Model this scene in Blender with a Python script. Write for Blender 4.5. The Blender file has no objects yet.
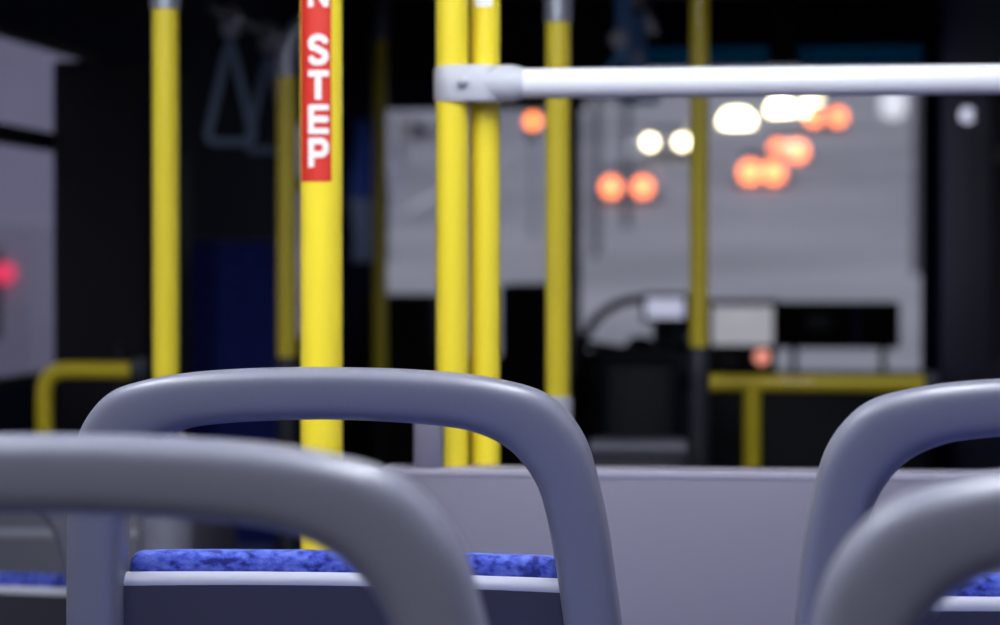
import bpy, bmesh, math, random
from mathutils import Vector, Matrix
random.seed(4)
PI = math.pi
SC = bpy.context.scene
C = SC.collection

# ------------------------------------------------------------------ camera
F = 2403.0                       # focal length in pixels of a 1000 px wide frame
CAMZ = 1.25
YAW = math.radians(6.88); PITCH = math.radians(1.061)
R_ = Vector((math.cos(YAW), math.sin(YAW), 0))
H_ = Vector((-math.sin(YAW), math.cos(YAW), 0))
FW = H_ * math.cos(PITCH) - Vector((0, 0, 1)) * math.sin(PITCH)
UP = H_ * math.sin(PITCH) + Vector((0, 0, 1)) * math.cos(PITCH)
CAM = Vector((0, 0, CAMZ))

def at(px, py, Y):
    d = R_ * ((px - 500) / F) + UP * ((312.5 - py) / F) + FW
    return CAM + d * (Y / d.y)

cd = bpy.data.cameras.new('camera')
cam = bpy.data.objects.new('camera', cd); C.objects.link(cam)
cam.location = CAM
M3 = Matrix((R_, UP, -FW)).transposed()
cam.rotation_euler = M3.to_euler()
cd.sensor_width = 36; cd.lens = F * 36 / 1000
cd.clip_start = 0.05; cd.clip_end = 1000
cd.dof.use_dof = True
cd.dof.focus_distance = 2.10
cd.dof.aperture_fstop = cd.lens / 1000 / 0.0188
cd.dof.aperture_blades = 0
SC.camera = cam

# ------------------------------------------------------------------ materials
def mat(name, col, rough=0.5, metal=0.0, spec=0.5, emit=None, estr=0, noise=None, bump=None, coat=0):
    m = bpy.data.materials.new(name); m.use_nodes = True
    nt = m.node_tree; b = nt.nodes['Principled BSDF']
    b.inputs['Base Color'].default_value = (*col, 1)
    b.inputs['Roughness'].default_value = rough
    b.inputs['Metallic'].default_value = metal
    b.inputs['Specular IOR Level'].default_value = spec
    b.inputs['Coat Weight'].default_value = coat
    if emit:
        b.inputs['Emission Color'].default_value = (*emit, 1)
        b.inputs['Emission Strength'].default_value = estr
    if noise:
        sc, col2, amt = noise
        tc = nt.nodes.new('ShaderNodeTexCoord')
        n = nt.nodes.new('ShaderNodeTexNoise'); n.inputs['Scale'].default_value = sc; n.inputs['Detail'].default_value = 4
        nt.links.new(tc.outputs['Object'], n.inputs['Vector'])
        r = nt.nodes.new('ShaderNodeValToRGB')
        r.color_ramp.elements[0].position = .5 - amt; r.color_ramp.elements[0].color = (*col, 1)
        r.color_ramp.elements[1].position = .5 + amt; r.color_ramp.elements[1].color = (*col2, 1)
        nt.links.new(n.outputs['Fac'], r.inputs['Fac'])
        nt.links.new(r.outputs['Color'], b.inputs['Base Color'])
    if bump:
        sc, st = bump
        tc = nt.nodes.new('ShaderNodeTexCoord')
        n = nt.nodes.new('ShaderNodeTexNoise'); n.inputs['Scale'].default_value = sc; n.inputs['Detail'].default_value = 3
        nt.links.new(tc.outputs['Object'], n.inputs['Vector'])
        bp = nt.nodes.new('ShaderNodeBump'); bp.inputs['Strength'].default_value = st; bp.inputs['Distance'].default_value = 0.001
        nt.links.new(n.outputs['Fac'], bp.inputs['Height'])
        nt.links.new(bp.outputs['Normal'], b.inputs['Normal'])
    return m

def glass(name, tint, refl=0.06):
    m = bpy.data.materials.new(name); m.use_nodes = True
    nt = m.node_tree; nt.nodes.clear()
    o = nt.nodes.new('ShaderNodeOutputMaterial')
    t = nt.nodes.new('ShaderNodeBsdfTransparent'); t.inputs['Color'].default_value = (*tint, 1)
    g = nt.nodes.new('ShaderNodeBsdfGlossy'); g.inputs['Roughness'].default_value = 0.05
    mx = nt.nodes.new('ShaderNodeMixShader'); mx.inputs['Fac'].default_value = refl
    nt.links.new(t.outputs[0], mx.inputs[1]); nt.links.new(g.outputs[0], mx.inputs[2])
    nt.links.new(mx.outputs[0], o.inputs['Surface'])
    return m

def fabric(name, base, dark, light):
    m = bpy.data.materials.new(name); m.use_nodes = True
    nt = m.node_tree; b = nt.nodes['Principled BSDF']
    tc = nt.nodes.new('ShaderNodeTexCoord')
    mp = nt.nodes.new('ShaderNodeMapping'); mp.inputs['Scale'].default_value = (60, 60, 90)
    v = nt.nodes.new('ShaderNodeTexNoise'); v.inputs['Scale'].default_value = 1.6; v.inputs['Detail'].default_value = 3
    nt.links.new(tc.outputs['Object'], mp.inputs['Vector']); nt.links.new(mp.outputs['Vector'], v.inputs['Vector'])
    r = nt.nodes.new('ShaderNodeValToRGB')
    e = r.color_ramp.elements
    e[0].position = .36; e[0].color = (*dark, 1)
    e[1].position = .47; e[1].color = (*base, 1)
    k = e.new(.68); k.color = (*light, 1)
    nt.links.new(v.outputs['Fac'], r.inputs['Fac'])
    nt.links.new(r.outputs['Color'], b.inputs['Base Color'])
    b.inputs['Roughness'].default_value = .9
    b.inputs['Sheen Weight'].default_value = .35
    b.inputs['Sheen Tint'].default_value = (.5, .6, 1, 1)
    n = nt.nodes.new('ShaderNodeTexNoise'); n.inputs['Scale'].default_value = 900
    nt.links.new(tc.outputs['Object'], n.inputs['Vector'])
    bp = nt.nodes.new('ShaderNodeBump'); bp.inputs['Strength'].default_value = .5; bp.inputs['Distance'].default_value = .002
    nt.links.new(n.outputs['Fac'], bp.inputs['Height']); nt.links.new(bp.outputs['Normal'], b.inputs['Normal'])
    return m

MT = dict(
    plastic=mat('grey_plastic', (.172, .174, .226), .36, spec=.6, bump=(350, .12)),
    shell=mat('dark_grey_plastic', (.046, .045, .064), .5, bump=(350, .12)),
    lip=mat('pale_grey_plastic', (.50, .51, .60), .4),
    fabric=fabric('blue_moquette', (.06, .10, .58), (.015, .022, .22), (.16, .22, .75)),
    navy_fabric=fabric('navy_moquette', (.014, .026, .26), (.008, .013, .14), (.025, .05, .34)),
    yellow=mat('yellow_paint', (.95, .755, .034), .32, spec=.5, coat=.3),
    steel=mat('grey_metal', (.35, .37, .42), .35, metal=.6),
    darksteel=mat('dark_metal', (.05, .055, .07), .45, metal=.5),
    white=mat('white_enamel', (.86, .86, .9), .3, coat=.4),
    clampw=mat('pale_grey_clamp', (.55, .56, .62), .4),
    red=mat('red_sticker', (.66, .030, .014), .45),
    letter=mat('white_letter', (.92, .90, .90), .5),
    panel=mat('panel_laminate', (.160, .150, .212), .45, noise=(3, (.172, .163, .222), .2)),
    edge=mat('edge_band', (.30, .285, .36), .4),
    tealbox=mat('teal_grey_plastic', (.10, .17, .20), .5),
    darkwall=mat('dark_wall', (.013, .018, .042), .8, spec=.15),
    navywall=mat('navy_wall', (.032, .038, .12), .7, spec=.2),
    ceiling=mat('ceiling_panel', (.05, .052, .06), .6),
    floor=mat('floor_vinyl', (.055, .055, .065), .6, noise=(60, (.085, .085, .10), .1)),
    rubber=mat('black_rubber', (.012, .012, .014), .7),
    black=mat('black_plastic', (.014, .013, .018), .7, spec=.2),
    darkblue=mat('dark_blue_plastic', (.012, .016, .03), .5),
    diffuser=mat('lamp_diffuser', (.8, .8, .8), .6, emit=(.90, .94, 1.0), estr=35),
    screen=mat('lit_screen', (.05, .05, .06), .2, emit=(.62, .64, .85), estr=.75),
    greyscreen=mat('pale_screen', (.05, .05, .06), .2, emit=(.62, .62, .70), estr=.55),
    salmon=mat('salmon_lamp', (.5, .1, .05), .3, emit=(1, .36, .27), estr=1.0),
    webbing=mat('blue_webbing', (.22, .50, .85), .7),
    greyloop=mat('grey_strap_loop', (.46, .62, .85), .5),
    cloth_blue=mat('blue_cloth', (.18, .34, .92), .9, noise=(9, (.12, .24, .7), .1)),
    cloth_grey=mat('grey_cloth', (.52, .66, .78), .9),
    road=mat('pale_concrete', (.40, .40, .43), .8, noise=(.16, (.62, .61, .65), .2)),
    side=mat('pavement', (.46, .46, .51), .85, noise=(.2, (.58, .56, .61), .2)),
    glass=glass('side_glass', (.70, .68, .76), .05),
    wind=glass('windscreen_glass', (.92, .93, .95), .03),
    teal=glass('teal_film', (.004, .17, .25), .03),
    carpale=mat('pale_car_paint', (.55, .55, .60), .35, coat=.5),
    carwhite=mat('white_car_paint', (.70, .70, .74), .35, coat=.5),
    carglass=mat('car_glass', (.10, .11, .13), .2),
    headlamp=mat('headlamp_lens', (.9, .9, .9), .3, emit=(1.0, .84, .50), estr=14),
    tail=mat('tail_lamp_lens', (.6, .05, .02), .3, emit=(1.0, .22, .075), estr=5.5),
    tailred=mat('red_lamp_lens', (.6, .02, .05), .3, emit=(1.0, .06, .13), estr=1.6),
    reflspot=mat('reflection_spot_glow', (.8, .8, .8), .3, emit=(.75, .78, 1.0), estr=.8),  # glow in place of a reflection in glass
    streetlens=mat('street_lamp_lens', (.8, .8, .8), .3, emit=(.95, .95, 1.0), estr=.75),
    amber=mat('amber_lens', (.7, .2, .03), .3, emit=(1.0, .22, .045), estr=6),
    facade=mat('facade_render', (.62, .63, .70), .85, noise=(.3, (.75, .76, .82), .2)),
    facadeb=mat('facade_lilac', (.54, .50, .62), .85, noise=(.3, (.62, .58, .70), .2)),
    facadew=mat('facade_window', (.16, .17, .20), .3),
)

# ------------------------------------------------------------------ mesh helpers
def bx(bm, c, s, bev=0, seg=2, rot=None):
    b2 = bmesh.new()
    bmesh.ops.create_cube(b2, size=1)
    for v in b2.verts: v.co = Vector((v.co.x * s[0], v.co.y * s[1], v.co.z * s[2]))
    if bev: bmesh.ops.bevel(b2, geom=b2.edges[:], offset=bev, segments=seg, profile=.5, affect='EDGES')
    mt = Matrix.Translation(Vector(c))
    if rot: mt = mt @ rot
    merge(bm, b2, mt)

def merge(bm, b2, mt=Matrix()):
    mp = {}
    for v in b2.verts: mp[v] = bm.verts.new(mt @ v.co)
    for f in b2.faces:
        try: bm.faces.new([mp[v] for v in f.verts])
        except ValueError: pass
    b2.free()

def box2(bm, lo, hi, bev=0):
    lo, hi = Vector(lo), Vector(hi)
    bx(bm, (lo + hi) / 2, hi - lo, bev)

def tube(bm, pts, r, seg=20, caps=True, closed=False):
    """round bar swept along points; r a number or a list"""
    pts = [Vector(p) for p in pts]; n = len(pts)
    rs = r if isinstance(r, (list, tuple)) else [r] * n
    rings = []; ref = None
    for i, p in enumerate(pts):
        a = pts[i - 1] if (i > 0 or closed) else p
        b = pts[(i + 1) % n] if (i < n - 1 or closed) else p
        t = (b - a).normalized()
        if ref is None:
            ref = t.orthogonal().normalized()
        ref = (ref - t * ref.dot(t)).normalized()
        bi = t.cross(ref)
        rings.append([bm.verts.new(p + (ref * math.cos(k * 2 * PI / seg) + bi * math.sin(k * 2 * PI / seg)) * rs[i]) for k in range(seg)])
    m = n if closed else n - 1
    for i in range(m):
        A, B = rings[i], rings[(i + 1) % n]
        for k in range(seg):
            bm.faces.new((A[k], A[(k + 1) % seg], B[(k + 1) % seg], B[k]))
    if caps and not closed:
        bm.faces.new(rings[0][::-1]); bm.faces.new(rings[-1])

def lathe_z(bm, prof, c=(0, 0, 0), seg=24, axis='z'):
    rings = []
    for (r, h) in prof:
        ring = []
        for k in range(seg):
            a = 2 * PI * k / seg
            if axis == 'z': p = (r * math.cos(a), r * math.sin(a), h)
            elif axis == 'y': p = (r * math.cos(a), h, r * math.sin(a))
            else: p = (h, r * math.cos(a), r * math.sin(a))
            ring.append(bm.verts.new(Vector(c) + Vector(p)))
        rings.append(ring)
    for A, B in zip(rings, rings[1:]):
        for k in range(seg):
            bm.faces.new((A[k], A[(k + 1) % seg], B[(k + 1) % seg], B[k]))
    bm.faces.new(rings[0][::-1]); bm.faces.new(rings[-1])

def arc(p0, p1, p2, n=8):
    """quadratic bend from p0 to p2 pulled to the corner p1"""
    p0, p1, p2 = Vector(p0), Vector(p1), Vector(p2)
    return [(p0 * (1 - t) ** 2 + p1 * 2 * t * (1 - t) + p2 * t * t) for t in [i / n for i in range(n + 1)]]

def obj(name, bm, m, parent=None, smooth=True):
    bmesh.ops.recalc_face_normals(bm, faces=bm.faces[:])
    me = bpy.data.meshes.new(name); bm.to_mesh(me); bm.free()
    me.materials.append(m)
    if smooth:
        me.shade_smooth()
        me.set_sharp_from_angle(angle=math.radians(42))
    o = bpy.data.objects.new(name, me); C.objects.link(o)
    if parent: o.parent = parent
    return o

def thing(name, label, cat, loc=(0, 0, 0), rotz=0, group=None):
    o = bpy.data.objects.new(name, None); C.objects.link(o)
    o.empty_display_size = .1
    o.location = loc; o.rotation_euler = (0, 0, rotz)
    o['label'] = label; o['category'] = cat
    if group: o['group'] = group
    return o

def tag(o, label, cat, group=None):
    o['label'] = label; o['category'] = cat
    if group: o['group'] = group
    return o

def struct(name, bm, m, parent=None, smooth=False):
    o = obj(name, bm, m, parent, smooth)
    if not parent: o['kind'] = 'structure'
    return o

def dup(root, loc, label, group=None, rotz=None):
    r = root.copy(); C.objects.link(r); r.location = loc
    if rotz is not None: r.rotation_euler = (0, 0, rotz)
    r['label'] = label
    if group: r['group'] = group
    for ch in list(root.children):
        c = ch.copy(); C.objects.link(c); c.parent = r
        for g in list(ch.children):
            d = g.copy(); C.objects.link(d); d.parent = c
    return r

NB = bmesh.new

# ------------------------------------------------------------------ the bus shell
XL, XR, YB, YF = -1.75, .55, -2.3, 9.0
ZC = 2.25; PLAT = .18; YSTEP = 2.86

b = NB(); box2(b, (XL - .06, YB - .06, -.08), (XR + .06, YF + .1, 0)); struct('floor', b, MT['floor'])
b = NB(); box2(b, (XL, YB, .0005), (XR, YSTEP, PLAT)); box2(b, (XL, YSTEP, PLAT - .03), (XR, YSTEP + .03, PLAT)); struct('floor_platform', b, MT['floor'])
b = NB(); box2(b, (XL - .06, YB - .06, ZC), (XR + .06, YF + .1, ZC + .06)); struct('ceiling', b, MT['ceiling'])
b = NB(); box2(b, (XL, YB - .06, 0), (XR, YB, ZC)); struct('wall_rear', b, MT['ceiling'])

def side_wall(name, x0, x1, wins, zlo, zhi, m):
    b = NB()
    ys = [YB]
    for (a, c) in wins: ys += [a, c]
    ys.append(YF)
    box2(b, (x0, YB, 0), (x1, YF, zlo)); box2(b, (x0, YB, zhi), (x1, YF, ZC))
    for i in range(0, len(ys), 2): box2(b, (x0, ys[i], zlo), (x1, ys[i + 1], zhi))
    return struct(name, b, m)

side_wall('wall_left', XL - .06, XL, [(-1.9, -.3), (-.2, 1.5), (1.6, 3.2), (3.3, 4.5), (4.6, 6.02), (8.42, 8.88)], .98, 1.80, MT['darkwall'])  # foremost opening is added, hidden behind a pole, to light the hanging cloth
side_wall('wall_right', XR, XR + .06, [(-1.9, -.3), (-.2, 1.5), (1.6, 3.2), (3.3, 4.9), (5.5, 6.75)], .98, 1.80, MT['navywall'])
n = 1
for (x, wins) in ((XL - .03, [(-1.9, -.3), (-.2, 1.5), (1.6, 3.2), (3.3, 4.5), (4.6, 6.02), (8.42, 8.88)]), (XR + .03, [(-1.9, -.3), (-.2, 1.5), (1.6, 3.2), (3.3, 4.9), (5.5, 6.75)])):  # foremost left pane fills the added opening that lights the cloth
    for (a, c) in wins:
        b = NB(); box2(b, (x - .003, a, .98), (x + .003, c, 1.80))
        w = struct('window_%d' % n, b, MT['glass'])
        b = NB()
        box2(b, (x - .022, a, 1.535), (x + .022, c, 1.575))
        for (yy0, yy1, z0, z1) in ((a, c, .98, 1.0), (a, c, 1.78, 1.80), (a, a + .02, 1.0, 1.78), (c - .02, c, 1.0, 1.78)):
            box2(b, (x - .022, yy0, z0), (x + .022, yy1, z1))
        obj('window_frame', b, MT['rubber'], w, False)
        n += 1

# front wall with the windscreen
WL, WR = at(384, 200, YF).x, at(922, 200, YF).x
ZW0, ZW1 = at(700, 373, YF).z, at(700, 47, YF).z
b = NB()
box2(b, (XL, YF, 0), (XR, YF + .06, ZW0)); box2(b, (XL, YF, ZW1), (XR, YF + .06, ZC))
box2(b, (XL, YF, ZW0), (WL, YF + .06, ZW1)); box2(b, (WR, YF, ZW0), (XR, YF + .06, ZW1))
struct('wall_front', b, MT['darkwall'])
b = NB(); box2(b, (WL, YF + .025, ZW0), (WR, YF + .032, ZW1)); w = struct('window_%d' % n, b, MT['wind'])
b = NB(); xm = at(574, 200, YF).x; box2(b, (xm - .022, YF + .01, ZW0), (xm + .022, YF + .05, ZW1)); obj('mullion', b, MT['rubber'], w, False)

# pale trim beside the windscreen and under it
# box2(b, (p.x - .024, 8.93, ZW0 + .0), (p.x + .024, 8.985, at(900, 70, 8.95).z), .008); struct('trim_1', b, MT['panel'])

# unseen baffle added over the step to cut lamp light on the farther poles
b = NB(); box2(b, (XL, 2.93, 2.04), (XR, 3.0, ZC)); struct('added_light_baffle', b, MT['ceiling'])
# ------------------------------------------------------------------ ceiling lights (rear saloon lit, front dark)
def clight(x, y, label):
    t = thing('ceiling_light', label, 'ceiling light', (x, y, ZC - .06), 0, 'saloon ceiling lights')
    b = NB(); bx(b, (0, 0, .04), (.20, 1.34, .04), .01); obj('housing', b, MT['white'], t)
    b = NB(); bx(b, (0, 0, .01), (.15, 1.28, .03), .01); obj('diffuser', b, MT['diffuser'], t)
for i, y in enumerate((.15, 1.75)):
    w_ = ('farther from the step', 'nearest the step')[i]
    clight(-1.15, y, 'long white ceiling lamp along the left side ' + w_)
    clight(.02, y, 'long white ceiling lamp along the right side ' + w_)

# ------------------------------------------------------------------ seats
HALF = [((0, 0), (0, 51)), ((66, 1), (66, 53)), ((129, 5), (116, 57)), ((175, 12), (146, 63)), ((212, 23.5), (173, 76)),
        ((236, 45), (191, 95)), ((251, 72), (203, 118)), ((259, 106), (209, 146)), ((266, 152), (213, 176)),
        ((270, 202), (216, 212)), ((274, 257), (219, 257)), ((277, 330), (222, 330)), ((279, 450), (225, 450)), ((279, 590), (225, 590))]
TILT = .35
TOPZ = 1.25 - 101 * 2 / F - PLAT          # seat top above its floor

def sp(u, v, dy=0):
    d = 2 + TILT * v * 2 / F
    v = v * 1.03; u = u * 1.04
    d = 2 + TILT * v * 2 / F
    return Vector((u * d / F, TILT * v * 2 / F + dy, TOPZ - ((v + 101) * d - 202) / F))

def crom(P, n):
    out = []
    for i in range(len(P) - 1):
        p0 = P[max(i - 1, 0)]; p1 = P[i]; p2 = P[i + 1]; p3 = P[min(i + 2, len(P) - 1)]
        for k in range(n):
            t = k / n
            out.append(tuple(.5 * ((2 * b_) + (c_ - a_) * t + (2 * a_ - 5 * b_ + 4 * c_ - d_) * t * t + (-a_ + 3 * b_ - 3 * c_ + d_) * t ** 3)
                             for a_, b_, c_, d_ in zip(p0, p1, p2, p3)))
    out.append(tuple(P[-1])); return out

def make_seat():
    t = thing('bus_seat', '', 'seat')
    # loop frame
    flat = [(a[0], a[1], c[0], c[1]) for a, c in HALF]
    full = [(-q[0], q[1], -q[2], q[3]) for q in flat[:0:-1]] + flat
    full = crom(full, 5)
    b = NB(); seg = 48; rings = []; DEP = .029
    for (ou, ov, iu, iv) in full:
        O, I = sp(ou, ov), sp(iu, iv)
        cen = (O + I) / 2; w = (O - I) / 2
        nrm = Vector((0, 1, 0))
        ring = []
        for k in range(seg):
            a = 2 * PI * k / seg
            ca, sa = math.cos(a), math.sin(a); e = 2 / 3.6
            x = math.copysign(abs(ca) ** e, ca); y = math.copysign(abs(sa) ** e, sa)
            ring.append(b.verts.new(cen + w * x + nrm * DEP * y))
        rings.append(ring)
    for A, B in zip(rings, rings[1:]):
        for k in range(seg): b.faces.new((A[k], A[(k + 1) % seg], B[(k + 1) % seg], B[k]))
    b.faces.new(rings[0]); b.faces.new(rings[-1])
    obj('handle_frame', b, MT['plastic'], t)
    # back shell between the legs
    def plate(v0, v1, y0, y1, hw, nu=16, nv=10, curve=.02, top_r=0):
        b = NB(); grid = []
        for side in (0, 1):
            g = []
            for j in range(nv + 1):
                v = v0 + (v1 - v0) * (j / nv) ** 1.3
                row = []
                for i in range(nu + 1):
                    s = i / nu * 2 - 1
                    half = hw(v)
                    y = (y0, y1)[side] + curve * (1 - s * s)
                    vv = v
                    if top_r and j == 0: vv = v + top_r * max(0, (abs(s) - .9) / .1) ** 2
                    row.append(b.verts.new(sp(s * half, vv, y)))
                g.append(row)
            grid.append(g)
        A, B = grid
        for j in range(nv):
            for i in range(nu):
                b.faces.new((A[j][i], A[j + 1][i], A[j + 1][i + 1], A[j][i + 1]))
                b.faces.new((B[j][i], B[j][i + 1], B[j + 1][i + 1], B[j + 1][i]))
        for i in range(nu):
            b.faces.new((A[0][i], A[0][i + 1], B[0][i + 1], B[0][i]))
            b.faces.new((A[nv][i], B[nv][i], B[nv][i + 1], A[nv][i + 1]))
        for j in range(nv):
            b.faces.new((A[j][0], B[j][0], B[j + 1][0], A[j + 1][0]))
            b.faces.new((A[j][nu], A[j + 1][nu], B[j + 1][nu], B[j][nu]))
        return b
    inner = lambda v: 216 + (min(v, 330) - 205) * .055
    b = plate(216.5, 590, -.004, .010, lambda v: inner(v) + 3, curve=.018); obj('back_shell', b, MT['shell'], t)
    # rounded lip on top of the shell
    b = NB()
    pts = []
    for i in range(17):
        s = i / 16 * 2 - 1
        q = sp(s * 219, 214.5, .004 + .018 * (1 - s * s)); pts.append(q)
    tube(b, pts, .0078, 14); obj('shell_lip', b, MT['lip'], t)
    # upholstered back cushion: pad with a soft rounded edge
    b = plate(187.5, 585, .014, .046, lambda v: 218, curve=.018, top_r=1)
    o = obj('back_cushion', b, MT['fabric'], t)
    md = o.modifiers.new('soft', 'BEVEL'); md.width = .011; md.segments = 4; md.limit_method = 'ANGLE'; md.angle_limit = math.radians(50)
    # base cushion, pan, pedestal
    y0 = sp(0, 560).y; zs = .43
    b = NB(); bx(b, (0, y0 + .245, zs), (.42, .42, .07), .028, 4); obj('base_cushion', b, MT['fabric'], t)
    b = NB(); bx(b, (0, y0 + .225, zs - .055), (.45, .46, .04), .015, 3)
    for s in (-1, 1): bx(b, (s * .207, y0 + .02, zs - .005), (.05, .06, .12), .012, 3)
    obj('seat_pan', b, MT['plastic'], t)
    for s in (-1, 1):
        b = NB()
        tube(b, [(s * .15, y0 + .24, zs - .07), (s * .15, y0 + .24, .02)], .022, 16)
        bx(b, (s * .15, y0 + .24, .01), (.07, .30, .02), .006)
        obj('leg', b, MT['darksteel'], t)
    return t

G = 'grey bus seats seen from behind'
seat = make_seat()
cx = at(331, 369, 2.0).x - .0045
seat.location = (cx, 2.0, PLAT); seat['group'] = G
seat['label'] = 'grey loop-backed bus seat with blue cushion directly behind the red-stickered yellow pole, in sharp focus'
seat['label'] = 'sharply focused grey loop-backed seat, with yellow red-stickered pole rising just beyond its handle'
dup(seat, (cx - .0095, 1.29, PLAT - .008), 'blurred grey loop-backed seat nearest the viewer at lower left, no cushion visible', G)
cr = .236
dup(seat, (cr + .011, 1.92, PLAT - .001), 'grey loop-backed seat at right edge, farther of the two there, before the grey partition', G)
dup(seat, (cr + .002, 1.23, PLAT - .013), 'grey loop-backed seat at lower right corner, nearer and overlapping another seat handle', G)
dup(seat, (-1.19, 3.2, 0), 'out-of-focus grey seat low at far left, seen under the nearest seat handle', G)

# ------------------------------------------------------------------ partition and clamped poles
YP = 2.80
pl = at(395, 466, YP).x; ztop = at(600, 468, YP).z - .0065
t = thing('partition_panel', 'grey laminate partition panel below the twin yellow poles, across the step edge', 'partition', (pl, YP, PLAT))
b = NB(); box2(b, (-.01, -.045, .06), (XR - pl - .005, .018, ztop - PLAT), .006); obj('panel_board', b, MT['panel'], t)
b = NB(); box2(b, (-.01, -.0455, ztop - PLAT - .004), (XR - pl - .005, .0185, ztop - PLAT + .008), .004); obj('top_edge', b, MT['edge'], t)
q0, q1 = at(418, 430, YP), at(448, 430, YP)
b = NB(); box2(b, (q0.x - pl, -.045, ztop - PLAT + .002), (q1.x - pl, -.0205, at(430, 392, YP).z - PLAT), .009); obj('corner_upright', b, MT['panel'], t)
b = NB()
for xx in (.04, XR - pl - .08): bx(b, (xx, 0, .03), (.05, .03, .06), .004)
obj('foot_bracket', b, MT['darksteel'], t)

RP = .0193
GP = 'yellow grab poles'
def pole(px, Y, r, zlo, zhi, label, m='yellow', bow=None):
    p = at(px, 268, Y)
    t = thing('grab_pole', label, 'pole', (p.x, Y, zlo), 0, GP)
    b = NB()
    if bow is None: tube(b, [(0, 0, 0), (0, 0, (zhi - zlo) / 2), (0, 0, zhi - zlo)], r, 28)
    else: tube(b, bow, r, 28)
    obj('tube', b, MT[m], t)
    return t, p

def flange(t, z, r, m='steel', up=1):
    b = NB(); lathe_z(b, [(r * 2.3, 0), (r * 2.3, .006 * up), (r * 1.4, .014 * up), (r * 1.15, .04 * up)], (0, 0, z)); obj('flange', b, MT[m], t)

zt = ztop + .008
tA, pA = pole(452, YP, RP, zt, ZC, 'left one of the twin yellow poles standing on the grey partition')
flange(tA, ZC - zt, RP * .53, 'clampw', -1)
tB, pB = pole(485, YP + .03, RP * .94, zt, ZC, 'right one of the twin yellow poles standing on the grey partition')
flange(tB, ZC - zt, RP * .5, 'clampw', -1)
b = NB(); s0 = at(484, 2, YP)
rr = RP * .94 + .0006; bs = []
for k in range(9):
    a = -PI / 2 - .6 + k * .15
    bs.append((b.verts.new((rr * math.cos(a), rr * math.sin(a), s0.z - zt - .004)), b.verts.new((rr * math.cos(a), rr * math.sin(a), s0.z - zt + .04))))
for A, B in zip(bs, bs[1:]): b.faces.new((A[0], B[0], B[1], A[1]))
obj('white_sticker', b, MT['letter'], tB)

# white rail with its clamp sleeve
rz = at(700, 82, YP).z
t = thing('hand_rail', 'white horizontal hand rail clamped to the twin yellow poles, running off to the right', 'rail', (pA.x, YP, rz))
b = NB()
x1 = XR - pA.x - .004
sx = at(512, 82, YP).x - pA.x
tube(b, [(sx - .02, -.002, 0), (sx + .3, -.002, 0), (x1, -.002, 0)], .0178, 28)
obj('rail_tube', b, MT['white'], t)
b = NB()
cl, crr = at(433, 82, YP).x - pA.x, at(505, 82, YP).x - pA.x
prof = []
rx = .028
for k in range(32):
    a = 2 * PI * k / 32; ca, sa = math.cos(a), math.sin(a)
    xx = (cl + rx) if ca < 0 else (crr - rx)
    prof.append((xx + rx * ca, .012 + .036 * math.copysign(abs(sa) ** .8, sa)))
zz = [(-.021, .93), (-.018, 1), (.018, 1), (.021, .93)]
rings = []
mx = (cl + crr) / 2
for (z, s) in zz: rings.append([b.verts.new((mx + (x - mx) * s, y * s, z)) for x, y in prof])
for A, B in zip(rings, rings[1:]):
    for k in range(32): b.faces.new((A[k], A[(k + 1) % 32], B[(k + 1) % 32], B[k]))
b.faces.new(rings[0]); b.faces.new(rings[-1])
obj('clamp_sleeve', b, MT['clampw'], t)
b = NB(); lathe_z(b, [(.012, -.036), (.0215, -.033), (.0225, 0), (.0195, .012), (.018, .014)], (sx, -.002, 0), 24, 'x'); obj('socket', b, MT['clampw'], t)
b = NB(); lathe_z(b, [(.006, 0), (.006, -.005), (.004, -.006)], (mx - .004, -.024, 0), 14, 'y'); obj('screw', b, MT['steel'], t)
b = NB(); lathe_z(b, [(.018, -.02), (.03, -.012), (.03, .0)], (x1, -.002, 0), 20, 'x'); obj('wall_flange', b, MT['clampw'], t)

# pole with the red STEP sticker
YS = 2.69; RS = .0241
ts, ps = pole(321.5, YS, RS, PLAT, ZC, 'thick yellow pole with red sticker lettered STEP, behind the focused seat')
flange(ts, 0, RS); flange(ts, ZC - PLAT, RS, 'steel', -1)
view = math.atan2(ps.x, YS)                   # sight line angle
def onpole(deg, z, rr):                       # deg measured from the side that faces the seats, + to the right
    a = math.radians(deg) - view * 0
    return Vector((rr * math.sin(a), -rr * math.cos(a), z))
z_lo = at(321, 182, YS).z - PLAT; z_hi = at(321, -150, YS).z - PLAT
off = -math.degrees(view)                     # direction towards the viewer
A0, A1 = -66 + (-off) * 0, 27
b = NB(); col = []
for k in range(25):
    d = A0 + (A1 - A0) * k / 24 + math.degrees(math.atan2(-ps.x, YS))
    col.append((b.verts.new(onpole(d, z_lo, RS + .0007)), b.verts.new(onpole(d, z_hi, RS + .0007))))
for A, B in zip(col, col[1:]): b.faces.new((A[0], B[0], B[1], A[1]))
stk = obj('sticker', b, MT['red'], ts)
FACE = math.degrees(math.atan2(-ps.x, YS))
def seglist(ch):
    def curve(cx, cz, rx, rz, a0, a1, n=14):
        return [(cx + rx * math.cos(math.radians(a0 + (a1 - a0) * k / n)), cz + rz * math.sin(math.radians(a0 + (a1 - a0) * k / n))) for k in range(n + 1)]
    if ch == 'N': return [[(.12, 0), (.12, 1)], [(.12, .93), (.88, .07)], [(.88, 0), (.88, 1)]]
    if ch == 'T': return [[(0, .9), (1, .9)], [(.5, 0), (.5, .9)]]
    if ch == 'E': return [[(.14, 0), (.14, 1)], [(.1, .91), (.95, .91)], [(.1, .5), (.88, .5)], [(.1, .09), (.95, .09)]]
    if ch == 'P': return [[(.14, 0), (.14, 1)], [(.1, .9), (.58, .9)] + curve(.6, .665, .27, .235, 90, -90) + [(.1, .43)]]
    return [curve(.5, .70, .36, .20, 25, 215) [:] + [(.42, .54), (.6, .47)] + curve(.5, .29, .36, .20, 40, -155)]
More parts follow.
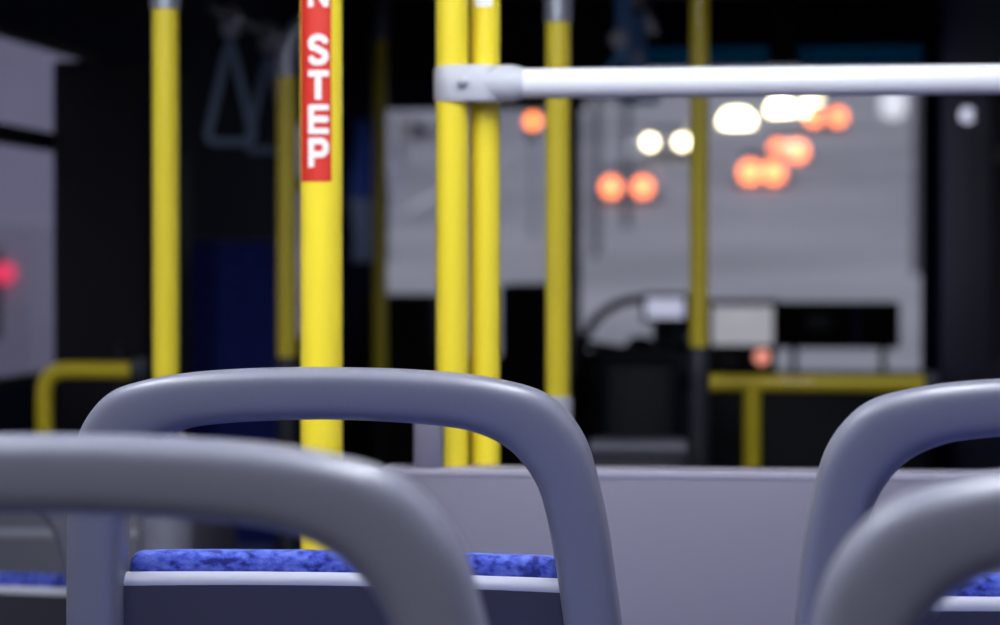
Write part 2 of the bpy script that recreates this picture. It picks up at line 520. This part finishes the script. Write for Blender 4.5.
def letter(ch, y0, y1, dc=-8, dw=55):
    z1_, z0_ = at(321, y0, YS).z - PLAT, at(321, y1, YS).z - PLAT
    Wm = math.radians(dw) * RS; Hm = z1_ - z0_; th = .0035
    S = [(Vector((p[0] * Wm, p[1] * Hm)), Vector((q[0] * Wm, q[1] * Hm))) for pl_ in seglist(ch) for p, q in zip(pl_, pl_[1:])]
    nx, nz = 40, 52; b = NB(); vs = {}
    def vert(i, k):
        if (i, k) not in vs: vs[(i, k)] = b.verts.new(onpole(dc + (i / nx - .5) * dw + FACE, z0_ + Hm * k / nz, RS + .0012))
        return vs[(i, k)]
    for i in range(nx):
        for k in range(nz):
            c = Vector(((i + .5) / nx * Wm, (k + .5) / nz * Hm))
            for p, q in S:
                t_ = max(0, min(1, (c - p).dot(q - p) / max((q - p).length_squared, 1e-12)))
                if (c - p.lerp(q, t_)).length < th:
                    b.faces.new((vert(i, k), vert(i + 1, k), vert(i + 1, k + 1), vert(i, k + 1))); break
    return b
for ch, y0, y1 in (('N', -21, 9), ('S', 36, 67), ('T', 72, 101), ('E', 106, 135), ('P', 139, 168)):
    obj('letter', letter(ch, y0, y1), MT['letter'], stk)

# the poles farther along the bus
def far_pole(px, py0, py1, Y, r, label, elbow, rs, sm='steel'):
    """yellow pole between two pixel heights, on a grey base sleeve that stands on the floor"""
    p = at(px, 268, Y); zhi = at(px, py0, Y).z; zs = at(px, py1, Y).z
    t = thing('grab_pole', label, 'pole', (p.x, Y, 0), 0, GP)
    L = zhi
    b = NB(); tube(b, [(0, 0, zs - .03), (0, 0, (zs + L) * .5), (0, 0, L)], r, 24); obj('tube', b, MT['yellow'], t)
    b = NB(); lathe_z(b, [(rs * 1.5, 0), (rs * 1.5, .012), (rs * 1.05, .05), (rs, zs * .7), (rs * .96, zs - .06), (r * 1.2, zs - .004), (r * 1.05, zs)], seg=28); obj('base_sleeve', b, MT[sm], t)
    dx, dy = elbow
    b = NB(); tube(b, [(0, 0, L - .03), (0, 0, L + .005)] + arc((0, 0, L + .005), (0, 0, L + .06), (dx * .5, dy * .5, L + .09)), r * 1.15, 22); obj('elbow', b, MT['steel'], t)
    b = NB(); tube(b, arc((dx * .5, dy * .5, L + .09), (dx * .9, dy * .9, L + .13), (dx, dy, ZC)), r * .95, 18); obj('upper_tube', b, MT['darksteel'], t)
    return t
far_pole(166, -12, 426, 3.30, .0190, 'yellow pole left of the stickered pole, its grey elbow at the top', (-.05, .02), .041, 'plastic')
far_pole(558, 2, 396, 3.60, .0188, 'yellow pole beyond the white rail, just right of the twin poles', (.06, .05), .022, 'clampw')
far_pole(699, -20, 347, 4.70, .0185, 'dull yellow pole standing before the windscreen lights and the yellow barrier', (.03, .06), .022, 'darksteel')
far_pole(287, 62, 357, 4.80, .0200, 'dim yellow pole half hidden behind the stickered pole on its left', (.13, .0), .022, 'darksteel')
far_pole(380, 30, 400, 7.00, .0210, 'darkest yellow pole far away between stickered and twin poles', (.0, .08), .023, 'black')

# yellow tube barriers
def barrier(x0, x1, posts, py, Y, r, label, drop=None):
    z = at((x0 + x1) / 2, py, Y).z; a = at(x0, py, Y).x; c = at(x1, py, Y).x
    t = thing('tube_barrier', label, 'barrier', (a, Y, 0), 0, 'yellow tube barriers')
    b = NB(); tube(b, [(0 if drop is None else .05, 0, z), ((c - a) / 2, 0, z), (c - a, 0, z)], r, 22); obj('top_rail', b, MT['yellow'], t)
    for px in posts:
        b = NB(); xx = at(px, py, Y).x - a
        if drop is not None: tube(b, [(0, 0, .02), (0, 0, z - .06)] + arc((0, 0, z - .05), (0, 0, z), (.05, 0, z)), r, 22)
        else: tube(b, [(xx, 0, .02), (xx, 0, z * .6), (xx, 0, z - r * .5)], r, 22)
        obj('post', b, MT['yellow'], t)
        b = NB(); lathe_z(b, [(r * 2.2, 0), (r * 2.2, .008), (r * 1.2, .03)], (xx if drop is None else 0, 0, 0)); obj('flange', b, MT['steel'], t)
    b = NB(); bx(b, ((c - a) + .012, 0, z), (.03, .05, .05), .006); obj('end_bracket', b, MT['darksteel'], t)
    return t
barrier(692, 926, (752,), 383, 4.95, .0185, 'yellow tube barrier on a single post in front of the windscreen')
barrier(44, 134, (44,), 370, 4.75, .0175, 'yellow tube barrier with rounded corner by the left side window', True)

# ------------------------------------------------------------------ left side: cabinet, blue seat
Yc = 5.5
cl_, cr_ = at(52, 200, Yc).x, at(149, 200, Yc).x; zt_ = at(90, 60, Yc).z
t = thing('equipment_cabinet', 'tall black cabinet beside the left side window, behind the left yellow barrier', 'cabinet', (cl_, Yc, 0))
b = NB(); box2(b, (0, 0, 0), (cr_ - cl_, .42, zt_), .012); obj('body', b, MT['black'], t)
b = NB(); box2(b, (.012, -.012, .12), (cr_ - cl_ - .012, .0, zt_ - .1), .004); d = obj('door', b, MT['black'], t)
b = NB(); tube(b, [(.17, -.012, .95), (.17, -.03, .96), (.17, -.03, 1.06), (.17, -.012, 1.07)], .006, 10); obj('handle', b, MT['darksteel'], d)

Yb = 6.3
bl, br = at(140, 300, Yb).x, at(279, 300, Yb).x; zb = at(200, 240, Yb).z
w = br - bl
t = thing('passenger_seat', 'high-backed navy blue fabric seat facing the viewer, behind the left yellow poles', 'seat', ((bl + br) / 2, Yb, 0))
b = NB(); bx(b, (0, .05, zb - .42), (w, .09, .84), .035, 4); obj('backrest', b, MT['navy_fabric'], t)
b = NB(); bx(b, (0, -.17, .46), (w, .42, .10), .035, 4); obj('seat', b, MT['navy_fabric'], t)
b = NB(); bx(b, (0, -.1, .2), (w * .8, .3, .40), .02); bx(b, (0, .105, zb - .42), (w * .94, .02, .8), .008); obj('base', b, MT['black'], t)

# hand straps on rails under the ceiling
def strap_rail(x, y0, y1, z, label):
    t = thing('ceiling_rail', label, 'rail', (x, y0, z), 0, 'dark ceiling rails')
    b = NB(); tube(b, [(0, 0, 0), (0, (y1 - y0) / 2, 0), (0, y1 - y0, 0)], .016, 16); obj('tube', b, MT['darksteel'], t)
    for yy in (.04, y1 - y0 - .04):
        b = NB(); tube(b, [(0, yy, 0), (0, yy, ZC - z)], .011, 12); lathe_z(b, [(.03, ZC - z - .008), (.03, ZC - z)], (0, yy, 0), 16); obj('bracket', b, MT['darksteel'], t)

def strap(x, y, z, L, wd, label, m='greyloop', group='hand straps'):
    """looped hand strap that hangs from a rail at height z"""
    t = thing('hand_strap', label, 'hand strap', (x, y, z), 0, group)
    b = NB(); lathe_z(b, [(.017, -.024), (.0265, -.022), (.0265, .022), (.017, .024)], (0, 0, 0), 20, 'y'); bx(b, (0, 0, -.035), (.042, .04, .034), .008); obj('clamp', b, MT['white'], t)
    b = NB()
    P = []
    top = Vector((0, 0, -.05)); bl_ = Vector((-wd / 2, 0, -L)); br_ = Vector((wd / 2, 0, -L))
    up = (bl_ - top)
    P += [top + up * k / 5 for k in range(5)]
    P += arc(top + up * .86, bl_ + Vector((-.004, 0, 0)), bl_ + Vector((wd * .22, 0, 0)), 6)
    P += arc(br_ - Vector((wd * .22, 0, 0)), br_ + Vector((.004, 0, 0)), top + (br_ - top) * .86, 6)
    P += [top + (br_ - top) * k / 5 for k in (4, 3, 2, 1)]
    tube(b, P, .0115, 12, closed=True)
    obj('loop', b, MT[m], t)
    return t
xs_ = at(230, 18, 6.0).x; zs_ = at(230, 16, 6.0).z
strap_rail(xs_, 5.75, 7.0, zs_, 'dark ceiling rail carrying the two grey hand straps at upper left')
strap(xs_, 6.0, zs_, .32, .125, 'grey looped hand strap, left one of the upper left pair')
strap(xs_, 6.45, zs_, .32, .125, 'grey looped hand strap, right one of the upper left pair, near the stickered pole')
x2 = at(626, 35, 6.0).x; z2 = at(626, 35, 6.0).z
strap_rail(x2, 5.6, 7.2, z2 + .13, 'dark ceiling rail carrying the blue strap right of the twin poles')
for (yy, lab) in ((5.9, 'blue hand strap above the white rail, its pale buckle right of the twin poles'), (6.5, 'farther blue hand strap above the white rail, beside the dull yellow pole')):
    t = thing('hand_strap', lab, 'hand strap', (x2, yy, z2 + .13), 0, 'blue hand straps')
    b = NB(); bx(b, (.0, 0, -.10), (.040, .006, .22), .002); obj('band', b, MT['webbing'], t)
    b = NB(); lathe_z(b, [(.012, -.014), (.024, -.01), (.024, .01), (.012, .014)], (-.01, 0, -.15), 20, 'y'); obj('buckle', b, MT['white'], t)
    b = NB(); P_ = [(-.02, 0, -.2), (.02, 0, -.2), (.055, 0, -.25), (.045, 0, -.262), (-.045, 0, -.262), (-.055, 0, -.25)]
    tube(b, P_, .009, 12, closed=True); obj('grip', b, MT['webbing'], t)
    b = NB(); lathe_z(b, [(.017, -.024), (.0265, -.022), (.0265, .022), (.017, .024)], (0, 0, 0), 20, 'y'); obj('clamp', b, MT['darksteel'], t)
# glowing disc standing in for a white glass reflection at the right wall
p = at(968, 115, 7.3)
t = thing('reflection_spot', 'small round white reflection, made as a glowing disc, on the dark right wall under the white rail', 'lamp', (XR - .002, 7.3, p.z))
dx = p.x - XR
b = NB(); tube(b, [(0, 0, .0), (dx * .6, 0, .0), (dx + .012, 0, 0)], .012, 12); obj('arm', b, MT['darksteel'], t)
b = NB(); lathe_z(b, [(.006, -.014), (.020, -.008), (.024, .0), (.022, .02)], (dx, 0, 0), 20, 'y'); obj('lens', b, MT['reflspot'], t)

# ------------------------------------------------------------------ cab
# teal tinted sun visors at the top of the windscreen
for (x0, x1, lab) in ((640, 768, 'teal tinted sun visor above the white rail, left of the pair'), (800, 924, 'teal tinted sun visor above the white rail, right of the pair')):
    a, c = at(x0, 46, 8.9), at(x1, 68, 8.9)
    t = thing('sun_visor', lab, 'sun visor', ((a.x + c.x) / 2, 8.9, a.z), 0, 'sun visors')
    b = NB(); bx(b, (0, 0, (c.z - a.z) / 2), (c.x - a.x, .006, a.z - c.z), .001); obj('film', b, MT['teal'], t)
    b = NB(); tube(b, [((a.x - c.x) / 2, 0, .005), ((c.x - a.x) / 2, 0, .005)], .012, 12); obj('roller', b, MT['black'], t)
# dark header between visors and beyond
b = NB()
for (x0, x1, y1) in ((300, 585, 108), (585, 640, 96), (768, 800, 66)):
    a, c = at(x0, -20, 8.93), at(x1, y1, 8.93)
    box2(b, (max(a.x, XL + .004), 8.90, c.z), (c.x, 8.985, ZC - .004), .004)
b2 = at(768, 66, 8.95).z
struct('trim_2', b, MT['darkblue'])

# dashboard
t = thing('dashboard', 'black dashboard running under the windscreen', 'dashboard', (-.6, 8.6, 0))
b = NB()
zl = at(470, 290, 8.3).z; zr = at(800, 376, 8.35).z
def wb(lo, hi, bev=.02): box2(b, Vector(lo) - Vector((-.6, 8.6, 0)), Vector(hi) - Vector((-.6, 8.6, 0)), bev)
wb((at(360, 300, 8.4).x, 8.4, .02), (at(432, 300, 8.4).x, 8.92, zl - .02)); wb((at(500, 300, 8.4).x, 8.4, .02), (at(560, 300, 8.4).x, 8.92, zl + .02))
wb((at(425, 300, 8.4).x, 8.42, .02), (at(510, 300, 8.4).x, 8.92, zl - .25))
wb((at(585, 300, 8.4).x, 8.35, .02), (at(700, 300, 8.4).x, 8.92, at(600, 350, 8.35).z))
obj('console', b, MT['black'], t)
b = NB(); wb((at(652, 340, 8.25).x, 8.25, .02), (at(689, 340, 8.25).x, 8.34, at(660, 322, 8.25).z), .015); obj('side_console', b, MT['tealbox'], t)
b = NB(); wb((at(695, 300, 8.4).x, 8.35, .02), (WR + .0, 8.92, zr)); obj('shelf', b, MT['darkblue'], t)
b = NB(); wb((at(700, 300, 8.6).x, 8.5, zr - .01), (at(776, 300, 8.6).x, 8.9, at(740, 350, 8.55).z), .012); obj('instrument_block', b, MT['darkblue'], t)
# screens
def monitor(px0, py0, px1, py1, Y, m, label, bez, foot):
    a, c = at(px0, py0, Y), at(px1, py1, Y)
    cx_, cz_ = (a.x + c.x) / 2, (a.z + c.z) / 2; w_, h_ = c.x - a.x, a.z - c.z
    t = thing('monitor', label, 'monitor', (cx_, Y, foot), 0, 'cab monitors')
    b = NB(); bx(b, (0, .02, cz_ - foot), (w_ + 2 * bez, .04, h_ + 2 * bez), .008); obj('housing', b, MT['black'], t)
    b = NB(); bx(b, (0, -.003, cz_ - foot), (w_, .006, h_), .002); obj('screen', b, MT[m], t)
    b = NB(); tube(b, [(0, .02, 0), (0, .02, cz_ - foot - h_ / 2)], .014, 12); bx(b, (0, .02, .006), (.1, .08, .012), .003); obj('stand', b, MT['black'], t)
monitor(646, 298, 684, 318, 7.9, 'screen', 'small lit lilac display beside the steering wheel', .016, 0)
monitor(712, 306, 773, 345, 8.45, 'greyscreen', 'pale grey lit screen in a dark bezel, right of the dull yellow pole', .022, zr)
# ticket machine
zr2 = zr; a, c = at(778, 302, 8.75), at(900, 349, 8.75); 
t = thing('ticket_machine', 'black box-shaped machine with a grey strip on the ledge below the windscreen', 'ticket machine', ((a.x + c.x) / 2, 8.75, zr))
z0 = zr
hb = a.z - c.z
b = NB(); bx(b, (0, .06, a.z - z0 - hb / 2), (c.x - a.x, .12, hb), .012); obj('body', b, MT['black'], t)
for xx in (-.16, .16):
    b = NB(); tube(b, [(xx, .06, 0), (xx, .06, c.z - z0 + .01)], .012, 12); obj('foot', b, MT['black'], t)
xx = at(857, 320, 8.75).x - (a.x + c.x) / 2
b = NB(); bx(b, (xx, -.004, a.z - z0 - hb / 2), (.03, .008, hb - .02), .003); obj('strip', b, MT['navywall'], t)
b = NB(); bx(b, (-.07, -.004, a.z - z0 - hb * .45), (.09, .008, .05), .003); obj('slot_plate', b, MT['darksteel'], t)
# salmon indicator
p = at(762, 357, 8.3)
t = thing('indicator_lamp', 'small glowing salmon lamp above the yellow barrier post', 'lamp', (p.x, 8.3, zr))
b = NB(); tube(b, [(0, .06, 0), (0, .06, p.z - zr), (0, .02, p.z - zr)], .008, 10); obj('stalk', b, MT['black'], t)
b = NB(); lathe_z(b, [(.004, -.022), (.018, -.016), (.026, 0), (.022, .02)], (0, 0, p.z - zr), 20, 'y'); obj('lens', b, MT['salmon'], t)
# steering wheel
p = at(640, 352, 8.1)
t = thing('steering_wheel', 'large black steering wheel in front of the lit lilac display', 'steering wheel', (p.x, 8.1, p.z))
RW = .195; tl = math.radians(25)
def wp(a, r): return Vector((r * math.cos(a), r * math.sin(a) * math.sin(tl) , r * math.sin(a) * math.cos(tl)))
b = NB(); tube(b, [wp(2 * PI * k / 40, RW) for k in range(40)], .016, 12, closed=True); obj('rim', b, MT['black'], t)
for a in (PI * 1.5, PI * .05, PI * .95):
    b = NB(); tube(b, [wp(a, .04), wp(a, RW)], .013, 10); obj('spoke', b, MT['black'], t)
b = NB(); lathe_z(b, [(.03, -.02), (.055, -.012), (.055, .02)], (0, .01, 0), 20, 'y'); h = obj('hub', b, MT['black'], t)
b = NB(); tube(b, [(0, .03, 0), (0, .2, -.25)], .03, 14); obj('column', b, MT['black'], t)
# driver's seat (dark)
p0, p1 = at(596, 350, 7.0), at(684, 350, 7.0)
wS = p1.x - p0.x
t = thing('driver_seat', 'dark padded driver seat in front of the steering wheel', 'seat', ((p0.x + p1.x) / 2, 7.0, 0))
zS = at(640, 352, 7.0).z
b = NB(); bx(b, (0, 0, zS - .28), (wS, .11, .56), .05, 4); obj('backrest', b, MT['darkblue'], t)
b = NB(); bx(b, (0, .25, .47), (wS + .06, .46, .12), .04, 4); obj('seat', b, MT['darkblue'], t)
b = NB(); bx(b, (0, .25, .2), (.24, .28, .42), .02); bx(b, (0, .03, .46), (.2, .04, .2), .01); obj('base', b, MT['black'], t)

# wheel arch box on the left, beyond the low seat
Yw_ = 4.3
xr_ = at(188, 500, Yw_).x; zt_ = at(120, 498, Yw_).z
t = thing('wheel_arch_box', 'grey wheel arch box on the left, half hidden under the nearest seat handle', 'box', (XL + .003, Yw_, 0))
b = NB(); box2(b, (0, 0, 0), (xr_ - XL, .40, zt_), .03); obj('body', b, MT['plastic'], t)
b = NB(); box2(b, (-.0, -.006, zt_ - .075), (xr_ - XL - .03, .01, zt_ - .06), .004); obj('trim_strip', b, MT['lip'], t)

# hanging cloth by the left end of the windscreen
a, c = at(346, 118, 8.8), at(392, 262, 8.8)
t = thing('hanging_cloth', 'blue cloth with grey lower half hanging left of the windscreen', 'cloth', ((a.x + c.x) / 2, 8.8, a.z), math.radians(-38))
def cloth(z0, z1, wtop, wbot):
    b = NB(); rows = []
    for j in range(13):
        f = j / 12; z = z0 + (z1 - z0) * f; w_ = wtop + (wbot - wtop) * f
        rows.append([b.verts.new((w_ * (i / 24 - .5), .02 * math.sin(i * .9 + f) * (.4 + f), z)) for i in range(25)])
    for A, B in zip(rows, rows[1:]):
        for i in range(24): b.faces.new((A[i], A[i + 1], B[i + 1], B[i]))
    return b
Hc = a.z - c.z
o = obj('upper_cloth', cloth(0, -Hc * .55, .14, .20), MT['cloth_blue'], t); s = o.modifiers.new('thick', 'SOLIDIFY'); s.thickness = .006
o = obj('lower_cloth', cloth(-Hc * .55, -Hc, .20, .18), MT['cloth_grey'], t); s = o.modifiers.new('thick', 'SOLIDIFY'); s.thickness = .006
b = NB(); tube(b, [(0, 0, -.01), (0, 0, .03), (0, .02, .05), (0, .09, .05)], .006, 10); obj('hook', b, MT['darksteel'], t)

# low grey backrest beyond the partition
Yw = 4.5
a, c = at(585, 437, Yw), at(692, 456, Yw)
t = thing('wheelchair_backrest', 'low dark grey padded backrest just above the partition top, below the driver seat', 'backrest', ((a.x + c.x) / 2, Yw, 0))
b = NB(); bx(b, (0, .03, a.z - .2), (c.x - a.x, .06, .4), .026, 4); obj('pad', b, MT['steel'] if False else MT['shell'], t)
b = NB(); tube(b, [((a.x - c.x) / 2 + .01, -.0, a.z - .02), ((c.x - a.x) / 2 - .01, -.0, a.z - .02)], .018, 14); obj('top_roll', b, MT['plastic'], t)
b = NB(); tube(b, [(0, .04, 0), (0, .04, a.z - .3)], .02, 14); lathe_z(b, [(.06, 0), (.06, .01), (.025, .03)], (0, .04, 0)); obj('post', b, MT['darksteel'], t)

# ------------------------------------------------------------------ outside
GZ = -.42
def road_z(y):
    if y < 9: return GZ
    if y < 70: return GZ + 3.4 * ((y - 9) / 61) ** 2
    return GZ + 3.4 + .111 * (y - 70)
ys = [-30, 0, 9] + list(range(12, 72, 3)) + [80, 100, 130, 170, 220, 260]
b = NB(); L_ = [[b.verts.new((x, y, road_z(y))) for x in (-11, 7)] for y in ys]
for A, B in zip(L_, L_[1:]): b.faces.new((A[0], A[1], B[1], B[0]))
struct('road', b, MT['road'], smooth=True)
b = NB()
for (x0, x1) in ((-60, -11), (7, 60)):
    L_ = [[b.verts.new((x, y, road_z(y) + .12)) for x in (x0, x1)] for y in ys]
    for A, B in zip(L_, L_[1:]): b.faces.new((A[0], A[1], B[1], B[0]))
struct('pavement', b, MT['side'], smooth=True)

def building(x0, x1, y0, y1, h, m, label, side):
    zg = road_z((y0 + y1) / 2) - 1.5
    t = thing('building', label, 'building', ((x0 + x1) / 2, (y0 + y1) / 2, zg), 0, 'street buildings')
    w_, d_ = x1 - x0, y1 - y0
    b = NB(); box2(b, (-w_ / 2, -d_ / 2, 0), (w_ / 2, d_ / 2, h)); obj('wall', b, MT[m], t, False)
    b = NB(); box2(b, (-w_ / 2 - .3, -d_ / 2 - .3, h), (w_ / 2 + .3, d_ / 2 + .3, h + .5)); obj('roof', b, MT['facadew'], t, False)
    xf = w_ / 2 if side > 0 else -w_ / 2
    nw = max(2, int(d_ / 4)); nf = max(1, int((h - 3) / 3.4))
    for f in range(nf):
        for k in range(nw):
            yy = -d_ / 2 + (k + .5) * d_ / nw; zz = 4 + f * 3.4
            b = NB(); bx(b, (xf, yy, zz), (.16, 1.5, 1.6), .02); obj('window', b, MT['facadew'], t, False)
building(-26, -15, 4, 22, 9, 'facadeb', 'lilac grey building seen through the left side window', 1)
building(-28, -14, 60, 88, 13, 'facade', 'pale grey building on the uphill street, left of the windscreen', 1)
building(-30, -16, 100, 150, 15, 'facade', 'pale building far up the hill behind the amber light', 1)
building(13, 26, 60, 110, 14, 'facade', 'pale building on the right side of the uphill street', -1)

def car_profile(van):
    if van: return [(-2.3, .35), (-2.3, 1.5), (-2.2, 1.95), (1.2, 1.95), (1.75, 1.15), (2.3, .95), (2.35, .35)]
    return [(-2.1, .35), (-2.15, .85), (-1.75, .98), (-1.3, 1.42), (.35, 1.45), (1.05, .98), (1.95, .84), (2.1, .6), (2.1, .35)]
def make_car(x, y, heading, label, paint, lamp, lamps, van=False, on=None, zroad=None, lr=.16):
    """lamps: [(x offset, height)] of the end turned to the bus"""
    z = road_z(y) if zroad is None else zroad
    t = thing('van' if van else 'car', label, 'van' if van else 'car', (x, y, z), 0, 'vehicles outside')
    fl = -1 if heading == 'to' else 1           # direction the nose points along y
    b = NB(); W = .86
    P = car_profile(van)
    A = [b.verts.new((-W, fl * q[0], q[1])) for q in P]; B = [b.verts.new((W, fl * q[0], q[1])) for q in P]
    b.faces.new(A); b.faces.new(B[::-1])
    for i in range(len(P)): b.faces.new((A[i], A[(i + 1) % len(P)], B[(i + 1) % len(P)], B[i]))
    bmesh.ops.recalc_face_normals(b, faces=b.faces[:])
    bmesh.ops.bevel(b, geom=b.edges[:], offset=.06, segments=2, profile=.5, affect='EDGES')
    obj('body', b, MT[paint], t)
    yend = -2.13 if not van else -2.34
    b = NB()
    if van: bx(b, (0, -2.3 if fl > 0 else -1.5, 1.52), (1.4, .05, .5), .02)
    else: bx(b, (0, (-1.54 if fl > 0 else -.74), 1.2), (1.36, .07, .30), .02, rot=Matrix.Rotation(math.radians(-35 if fl > 0 else -40), 4, 'X'))
    obj('windscreen' if fl < 0 else 'rear_window', b, MT['carglass'], t)
    for sx_ in (-1, 1):
        for sy in (-1.3, 1.3):
            b = NB(); lathe_z(b, [(.2, -.1), (.31, -.09), (.31, .09), (.2, .1)], (sx_ * .8, sy, .31), 20, 'x'); obj('wheel', b, MT['rubber'], t)
    for (lx, lz) in lamps:
        b = NB(); lathe_z(b, [(lr * .4, -.05), (lr * .85, -.04), (lr, 0), (lr, .08)], (lx, yend, lz), 20, 'y'); obj('headlight' if fl < 0 else 'tail_light', b, MT[lamp], t)
    return t

def car_at(px, py, Y, heading, label, paint, lamp, sp_, van=False, lr=.16, h=.68):
    """car whose lamp pair is centred at the pixel"""
    p = at(px, py, Y)
    xs = [(-sp_ / 2, h), (sp_ / 2, h)]
    return make_car(p.x, Y + 2.1, heading, label, paint, lamp, xs, van, zroad=p.z - h, lr=lr)
car_at(666, 142, 92, 'to', 'distant pale car with two round white headlights, lowest white pair in the windscreen', 'carpale', 'headlamp', 1.22, lr=.20)
car_at(627, 187, 72, 'away', 'distant car with orange-red tail lights at the left of the windscreen', 'carpale', 'tail', .95, lr=.27)
car_at(737, 122, 116, 'to', 'distant car with bright headlights in the middle of the traffic queue', 'carwhite', 'headlamp', .4, lr=.55)
car_at(797, 111, 128, 'to', 'distant car with bright headlights at the top of the traffic queue', 'carwhite', 'headlamp', 1.7, lr=.66)
car_at(762, 172, 78, 'away', 'distant car with orange tail lights, lower of the two queued under the headlights', 'carpale', 'tail', .75, lr=.34)
car_at(788, 151, 90, 'away', 'distant car with orange tail lights, upper of the two queued under the headlights', 'carpale', 'tail', .7, lr=.36)
car_at(826, 117, 112, 'away', 'distant car with amber-red tail lights at the right end of the queue', 'carwhite', 'tail', 1.1, lr=.36)
# van by the left window
p = at(2, 273, 13)
make_car(p.x - .72, 13 + 2.34, 'away', 'pale van with a red tail light outside the left side window', 'carpale', 'tailred', [(-.72, p.z - GZ), (.72, p.z - GZ)], True, zroad=GZ, lr=.055)
# street lamps
for (px, py, Y, lab) in ((893, 103, 50, 'street lamp with a pale lit head near the right end of the windscreen'), (574, 88, 55, 'unlit street lamp on a thin post by the split of the windscreen'), (608, 90, 64, 'unlit street lamp on a thin post behind the lower left tail lights')):
    p = at(px, py, Y); h0 = road_z(Y)
    t = thing('street_lamp', lab, 'street lamp', (p.x + .5, Y, h0), 0, 'street lamps')
    H0 = p.z - h0
    b = NB(); tube(b, [(0, 0, 0), (0, 0, H0 * .6), (0, 0, H0)] + arc((0, 0, H0), (0, 0, H0 + .45), (-.4, 0, H0 + .45))[1:], .10, 12); obj('post', b, MT['carglass'], t)
    b = NB(); bx(b, (-.5, 0, H0 + .42), (.55, .3, .16), .05); obj('lamp_head', b, MT['steel'], t)
    b = NB(); lathe_z(b, [(.12, -.42), (.25, -.30), (.25, .1), (.12, .16)], (-.5, 0, H0 + .1), 18); obj('lens', b, MT['streetlens' if px == 893 else 'steel'], t)
# amber traffic signal
p = at(533, 121, 60)
t = thing('traffic_light', 'traffic signal showing amber, seen right of the twin yellow poles', 'traffic light', (p.x, 60, road_z(60)))
hz = p.z - road_z(60)
b = NB(); tube(b, [(0, .1, 0), (0, .1, hz - .3)], .06, 12); obj('post', b, MT['steel'], t)
b = NB(); bx(b, (0, .1, hz), (.32, .2, .95), .04); obj('housing', b, MT['darksteel'], t)
b = NB(); lathe_z(b, [(.1, -.06), (.16, -.03), (.17, .02)], (0, 0, hz), 20, 'y'); obj('amber_lens', b, MT['amber'], t)
for dz in (-.3, .3):
    b = NB(); lathe_z(b, [(.09, -.04), (.12, -.02), (.12, .02)], (0, 0, hz + dz), 20, 'y'); obj('dark_lens', b, MT['carglass'], t)

# ------------------------------------------------------------------ world, view
wd = bpy.data.worlds.new('world'); SC.world = wd; wd.use_nodes = True
bg = wd.node_tree.nodes['Background']
bg.inputs['Color'].default_value = (.86, .88, 1.0, 1); bg.inputs['Strength'].default_value = .60
SC.view_settings.view_transform = 'Standard'; SC.view_settings.look = 'None'
SC.view_settings.gamma = 1; SC.view_settings.use_curve_mapping = False
SC.view_settings.exposure = 0
SC.cycles.max_bounces = 8; SC.cycles.transparent_max_bounces = 16
SC.cycles.use_denoising = True
